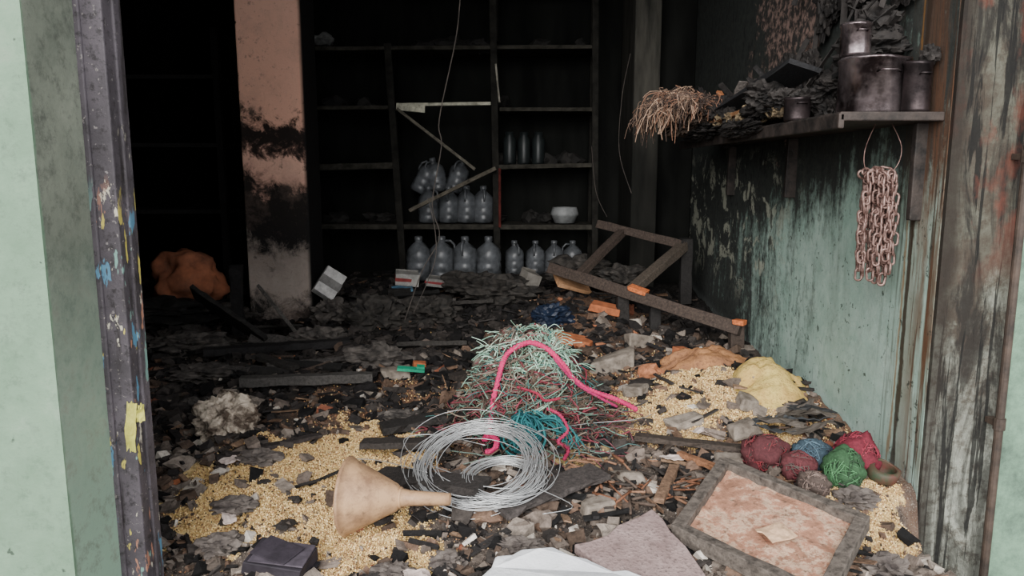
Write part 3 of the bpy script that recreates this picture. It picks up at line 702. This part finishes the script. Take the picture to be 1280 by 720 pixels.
b.rope([(-.09,2.84,.30),(-.085,2.86,.37),(-.075,2.9,.44),(-.045,2.93,.56),(-.02,2.94,.62),(.05,2.94,.665),(.11,2.94,.66),(.165,2.93,.625),(.21,2.93,.575),(.25,2.95,.515),(.31,2.97,.465),(.38,3.0,.43),(.45,3.02,.40),(.53,3.05,.35)],.0135,30,0,pk)
b.rope([(.17,2.93,.61),(.2,2.92,.57),(.27,2.95,.49),(.36,2.97,.43),(.44,3.0,.38)],.007,18,0,(150,40,84))
b.rope([(-.11,2.80,.31),(-.09,2.77,.34),(-.06,2.77,.32),(-.07,2.77,.28),(-.1,2.77,.27)],.014,8,0,pk)
b.rope([(.14,2.85,.42),(.19,2.83,.40),(.22,2.82,.34),(.18,2.8,.30),(.22,2.78,.28),(.2,2.72,.26)],.009,16,0,(146,38,72))
b.rope([(.02,2.88,.50),(.1,2.86,.48),(.13,2.86,.45),(.19,2.86,.46)],.007,12,0,(126,36,56))
b.make('pink_rope',rm,smooth=True,parent=pile,center=False)
b=B()
for k in range(50):
    a=R(3.0,6.6); r1=.2; x=RC.x+math.cos(a)*r1; y=RC.y+math.sin(a)*r1
    pts=[]; 
    for i in range(8):
        pts.append((x,y,hh(x,y)+R(.01,.03))); a+=R(-.7,.7); x+=math.cos(a)*.05; y+=math.sin(a)*.04
    b.tube(smooth(pts,2),R(.0015,.003),4,0,random.choice([(110,128,118),(60,54,50),(106,62,68),(90,84,76),(70,96,94)]))
b.make('loose_twine',rm,smooth=True,parent=pile,center=False)
# ---------------------------------------------------------------- wire coils
wm=Mt('galvanised_wire',.35,.6,.6); f=wm.noise(12,3); wm.col(wm.mix(f,(154,156,158),(206,207,207))); wm=wm.m
def coil(name,c,Rr,loops,tilt,tz,rw,spread,dr):
    b=B(); e1=Vector((math.cos(tz),math.sin(tz),0)); e2=Vector((-math.sin(tz)*math.cos(tilt),math.cos(tz)*math.cos(tilt),math.sin(tilt))); e3=e1.cross(e2)
    pts=[];n=56
    for i in range(loops*n):
        t=i/n; a=2*math.pi*t
        rr=Rr+dr*noise.noise(Vector((t*.73,1,0)))*2+.01*noise.noise(Vector((a*.6,5,t)))
        ox=spread*noise.noise(Vector((t*.61,9,0)))*1.5; oy=spread*noise.noise(Vector((t*.57,19,0)))*1.5; oz=spread*.8*noise.noise(Vector((t*1.1,29,0)))+.02*math.sin(a+t)*.6
        pts.append(Vector(c)+e1*(rr*math.cos(a)+ox)+e2*(rr*math.sin(a)*.95+oy)+e3*oz)
    b.tube(pts,rw,5); return b.make(name,wm,smooth=True)
coil('wire_coil',(-.12,2.55,.312),.205,38,.40,-.15,.0014,.065,.045)
coil('wire_coil',(-.03,2.49,.28),.13,22,.15,.1,.0015,.035,.03)
b=B(); b.tube(smooth([(-.1,2.66,.34),(-.3,2.8,.33),(-.42,2.78,.32),(-.36,2.66,.29),(-.2,2.55,.27)],6),.0016,5); b.tube(smooth([(.1,2.7,.38),(.3,2.9,.34),(.5,2.95,.34),(.6,3.05,.33)],6),.0016,5)
b.tube(smooth([(-.3,2.5,.3),(-.5,2.66,.28),(-.62,2.7,.27)],6),.0015,5); b.tube(smooth([(.05,2.45,.28),(.2,2.32,.26),(.1,2.28,.25)],6),.0015,5); b.make('loose_wire',wm,smooth=True)
# ---------------------------------------------------------------- funnel
b=B(); dirv=Vector((1,-.12,.02)).normalized(); q_=Vector((0,0,1)).rotation_difference(dirv).to_matrix().to_4x4()
M=Matrix.Translation((-.535,2.30,.303))@q_@Matrix.Scale(.88,4)
prof=[(.142,-.006),(.147,0),(.142,.008),(.136,.01),(.128,.03),(.05,.185),(.034,.20),(.028,.235),(.022,.385),(.018,.385),(.024,.235),(.03,.2),(.045,.182),(.124,.028),(.131,.004),(.136,-.004),(.142,-.006)]
b.lathe(prof,M,48)
b.lathe([(.034,.196),(.041,.2),(.034,.206)],M,32)
fm=Mt('funnel_plastic',.5,0,.35); f=fm.noise(9,8,.75); c=fm.mix(fm.rng(f,.4,.62),(172,138,104),(122,94,72)); c=fm.mix(fm.rng(fm.noise(30,5,.7),.56,.7,0,.65),c,(84,66,54)); fm.col(c); fm.bump(f,.15)
b.make('plastic_funnel',fm.m,smooth=True)
# ---------------------------------------------------------------- wooden tray lower right
T=empty('wooden_tray')
P0=Vector((.78,2.60,.285));P1=Vector((1.10,2.20,.26));P2=Vector((.84,1.86,.20));P3=Vector((.53,2.22,.22))
b=B(); wc=(84,77,71)
for a_,b_ in((P0,P1),(P1,P2),(P2,P3),(P3,P0)):
    d=(b_-a_).normalized()*.012
    b.beam(a_-d,b_+d,.042,.05,0,0,wc,6,.08)
b.make('rim',vcol('tray_wood',.8,0,40,.3,.7,.9),bevel=.003,parent=T,center=False)
b=B(); n_=14; vs=[];fs=[]
for i in range(n_+1):
    for j in range(n_+1):
        u,v=i/n_,j/n_; p=(P0*(1-u)+P1*u)*(1-v)+(P3*(1-u)+P2*u)*v
        vs.append(p+Vector((0,0,-.012+.01*noise.noise(p*22))))
for i in range(n_):
    for j in range(n_): a_=i*(n_+1)+j; fs.append([a_,a_+n_+1,a_+n_+2,a_+1])
b.add(vs,fs)
tm=Mt('tray_clay',.9,0,.2); f=tm.noise(9,8,.75); f2=tm.noise(50,5,.7)
cc=tm.ramp(f,[(.35,(132,96,78)),(.48,(166,122,100)),(.54,(192,164,140)),(.6,(146,108,88))]); cc=tm.mix(tm.rng(f2,.55,.7),cc,(92,74,62)); tm.col(cc); tm.bump(f2,.5)
b.make('clay_fill',tm.m,parent=T,center=False,solid=.01)
b=B(); b.sheet(((P0+P2)/2+Vector((.0,-.09,.01))),.09,.08,rot(.1,.1,.4),6,.01,8,0,(192,160,130)); b.make('clay_flake',ppm,parent=T,center=False,solid=.004)
sl=Mt('pinkish_slab',.85,0,.3); f=sl.noise(14,8,.7); f2=sl.noise(90,4,.6); c=sl.mix(sl.rng(f,.35,.7),(128,108,105),(164,144,140)); c=sl.mix(sl.rng(f2,.52,.68,0,.7),c,(84,72,70)); sl.col(c); sl.bump(f2,.5)
b=B(); sz=lambda x,y:.222+(y-2.1)*.10
b.poly([(.19,2.13),(.24,2.145),(.30,2.18),(.34,2.235),(.41,2.28),(.465,2.33),(.49,2.27),(.50,2.20),(.53,2.12),(.555,1.98),(.52,1.84),(.38,1.82),(.28,1.98)],lambda x,y:sz(x,y)-.03,sz); b.make('broken_stone_slab',sl.m,bevel=.004)
wf=Mt('white_foam',.8,0,.3); f=wf.noise(25,7,.65); f2=wf.noise(5,5); c=wf.mix(wf.rng(f2,.4,.7),(222,224,226),(196,198,202)); c=wf.mix(wf.rng(f,.62,.74,0,.6),c,(140,136,132)); wf.col(c); wf.bump(f,.7)
b=B(); wp=[(-.12,1.84),(-.10,1.93),(-.06,2.0),(-.05,2.05),(.0,2.055),(.03,2.075),(.08,2.06),(.12,2.075),(.17,2.04),(.22,2.04),(.29,1.99),(.33,1.985),(.38,1.92),(.42,1.86),(.4,1.68),(-.1,1.66)]
b.poly(wp,.12,lambda x,y:.235+.012*math.sin(x*17)+(y-2)*.04+R(-.006,.006)); b.make('white_plaster_slab',wf.m,bevel=.009)
b=B(); rr=rot(.12,.05,-.25); cc=Vector((-.70,2.10,hh(-.70,2.10)+.035))
b.box(cc,(.19,.12,.045),rr,0,(40,36,42),.08); b.box(cc+rr@Vector((0.01,0,.027)),(.17,.11,.006),rr@rot(0,0,.1),0,(70,64,72),.05); b.box(cc+rr@Vector((-.01,.0,.034)),(.13,.09,.005),rr@rot(.03,0,-.2),0,(48,43,50),.1); b.box(cc+rr@Vector((.0,-.01,-.027)),(.2,.13,.008),rr,0,(30,28,32),.03)
b.make('burnt_notebook_stack',ppm,bevel=.003)
gm2=simple('grey_cloth',(60,54,52),(108,100,94),14,.9)
for (x,y,rx,ry,rz) in((-.92,2.2,.08,.06,.04),(-.95,2.4,.08,.06,.03),(-.36,2.08,.07,.05,.03),(.02,2.2,.09,.05,.03),(-.2,2.14,.06,.05,.03),(1.15,2.12,.08,.06,.05),(-.98,2.75,.09,.06,.03)):
    b=B(); b.blob(G(x,y,.01),(rx,ry,rz),1,1.8,4,ridge=True); b.make('crumpled_rag',gm2)
for (x,y,a) in((-.28,2.04,.3),(-1.08,2.72,1),(-.93,2.3,2),(.62,2.75,.2),(.78,2.95,.6)):
    b=B(); b.sheet(G(x,y,.03),.08,.045,rot(.1,.1,a),6,.012,12,0,(190,174,166)); b.make('paper_scrap',ppm,solid=.0015)
# ---------------------------------------------------------------- twine balls
def ball(x,y,r,cols,name='twine_ball',sq=.85,dz=.55):
    z=hh(x,y)+r*dz
    b=B(); b.blob((x,y,z),(r*.97,r*.97,r*.97*sq),.45,1.8,4,None,0,tuple(int(v*.75) for v in cols[0]))
    for k in range(46):
        q=rrot(); n=22; rr=r*R(.93,1.0); off=R(-.5,.5)*r; r2=math.sqrt(max(rr*rr-off*off,1e-4))
        pts=[]
        for i in range(n):
            p=q@Vector((r2*math.cos(i*6.283/n),r2*math.sin(i*6.283/n),off)); p*=1+.1*noise.noise(p*26+Vector((x*9,y*9,0))); p.z*=sq
            pts.append(Vector((x,y,z))+p)
        b.tube(pts,R(.0012,.0024),4,0,random.choice(cols),True)
    return b.make(name,rm,smooth=True)
ball(.97,2.72,.09,[(96,50,54),(118,56,60),(72,56,54),(60,48,46),(126,46,54)])
ball(1.06,2.62,.065,[(104,54,58),(96,46,50),(78,70,66)])
ball(1.14,2.69,.072,[(62,80,92),(78,98,110),(50,56,62)])
ball(1.20,2.56,.07,[(60,98,64),(74,118,80),(46,66,48)],sq=1.2)
ball(1.29,2.66,.08,[(128,46,60),(148,58,74),(88,40,46)],sq=1.1)
ball(1.07,2.50,.055,[(94,80,74),(120,104,96),(72,62,58)])
b=B(); M=Matrix.Translation(G(1.35,2.58,.0))@Matrix.Rotation(.4,4,'X')@Matrix.Scale(.8,4); b.lathe([(0,0),(.04,0),(.075,.04),(.07,.08),(.055,.09),(.05,.085),(.065,.04),(.03,.01)],M,20,dent=.3); b.make('small_painted_pot',simple('paintedpot',(42,62,44),(88,50,44),14,.6),smooth=True)
heap('clay_shard_pile',G(1.2,2.46,.0),(.08,.07,.04),.9,2,gm2,4,ridge=True)
for k in range(8):
    b=B(); x=1.1+R(-.1,.22); y=2.98+R(-.12,.12); b.sheet(G(x,y,.05),.18,.05,rot(R(-.3,.3),R(-.3,.3),R(-.6,.5)),8,.02,8,0,random.choice([(54,56,58),(34,34,34),(68,62,56)])); b.make('burnt_tin_strip',ppm,solid=.002)
b=B()
for k in range(90):
    x=R(.25,.68);y=R(2.4,2.8);a=R(0,3.14);L=R(.02,.07);t=R(-.25,.25)
    d=Vector((math.cos(a)*math.cos(t),math.sin(a)*math.cos(t),math.sin(t)))*L; c=Vector(G(x,y,.02))
    b.tube([c-d,c+d],R(.003,.006),5,0,random.choice([(118,80,60),(80,68,60),(136,102,80),(58,52,48)]))
b.make('rusty_bolts_pile',vcol('rust_mat',.8,.2,60),smooth=True)
# ---------------------------------------------------------------- hanging cords
b=B(); b.tube(smooth([(-.27,4.5,3.4),(-.28,4.5,2.6),(-.30,4.5,2.33),(-.33,4.5,2.1),(-.43,4.5,1.66),(-.42,4.5,1.5),(-.48,4.5,1.16),(-.44,4.5,.96),(-.55,4.5,.75),(-.66,4.5,.45)],6),.0032,5)
b.tube(smooth([(-.50,4.45,1.2),(-.46,4.45,1.0),(-.47,4.45,.8),(-.6,4.45,.5)],6),.0025,5)
b.make('hanging_cord',simple('cord_grey',(84,77,72),(60,56,53),20))
b=B(); b.tube(smooth([(.86,5.6,2.2),(.8,5.55,1.9),(.78,5.5,1.5),(.86,5.4,1.2)],6),.0025,5); b.tube(smooth([(.62,5.9,1.55),(.66,5.9,1.2),(.75,5.9,1.0)],6),.0025,5); b.make('hanging_wire',bpy.data.materials['cord_grey'])
b=B()
for z in(1.05,1.55,2.05): b.beam((-3.15,5.9,z),(-2.2,5.9,z),.4,.03,0,0,(26,25,24))
for x in(-3.12,-2.2): b.beam((x,5.72,.3),(x,5.72,2.4),.05,.05,0,0,(24,23,22)); b.beam((x,6.08,.3),(x,6.08,2.4),.05,.05,0,0,(24,23,22))
b.make('burnt_rack',wood)
# ---------------------------------------------------------------- light & camera
w=bpy.data.worlds.new('overcast'); bpy.context.scene.world=w; w.use_nodes=True
bg=w.node_tree.nodes['Background']; bg.inputs[0].default_value=(.97,.98,1,1); bg.inputs[1].default_value=2.3
sd=bpy.data.lights.new('soft_daylight','SUN'); sd.energy=6.5; sd.angle=math.radians(50); sd.color=(1,.975,.94)
so_=bpy.data.objects.new('soft_daylight',sd); bpy.context.scene.collection.objects.link(so_)
so_.rotation_euler=Vector((.30,1,-.46)).to_track_quat('-Z','Y').to_euler(); so_.location=(-1,-3,5)
cd=bpy.data.cameras.new('camera'); cam=bpy.data.objects.new('camera',cd); bpy.context.scene.collection.objects.link(cam)
cam.location=(0,0,1.35); cam.rotation_euler=(math.radians(90-8.86),0,0); cd.sensor_width=36; cd.lens=930/1280*36
bpy.context.scene.camera=cam
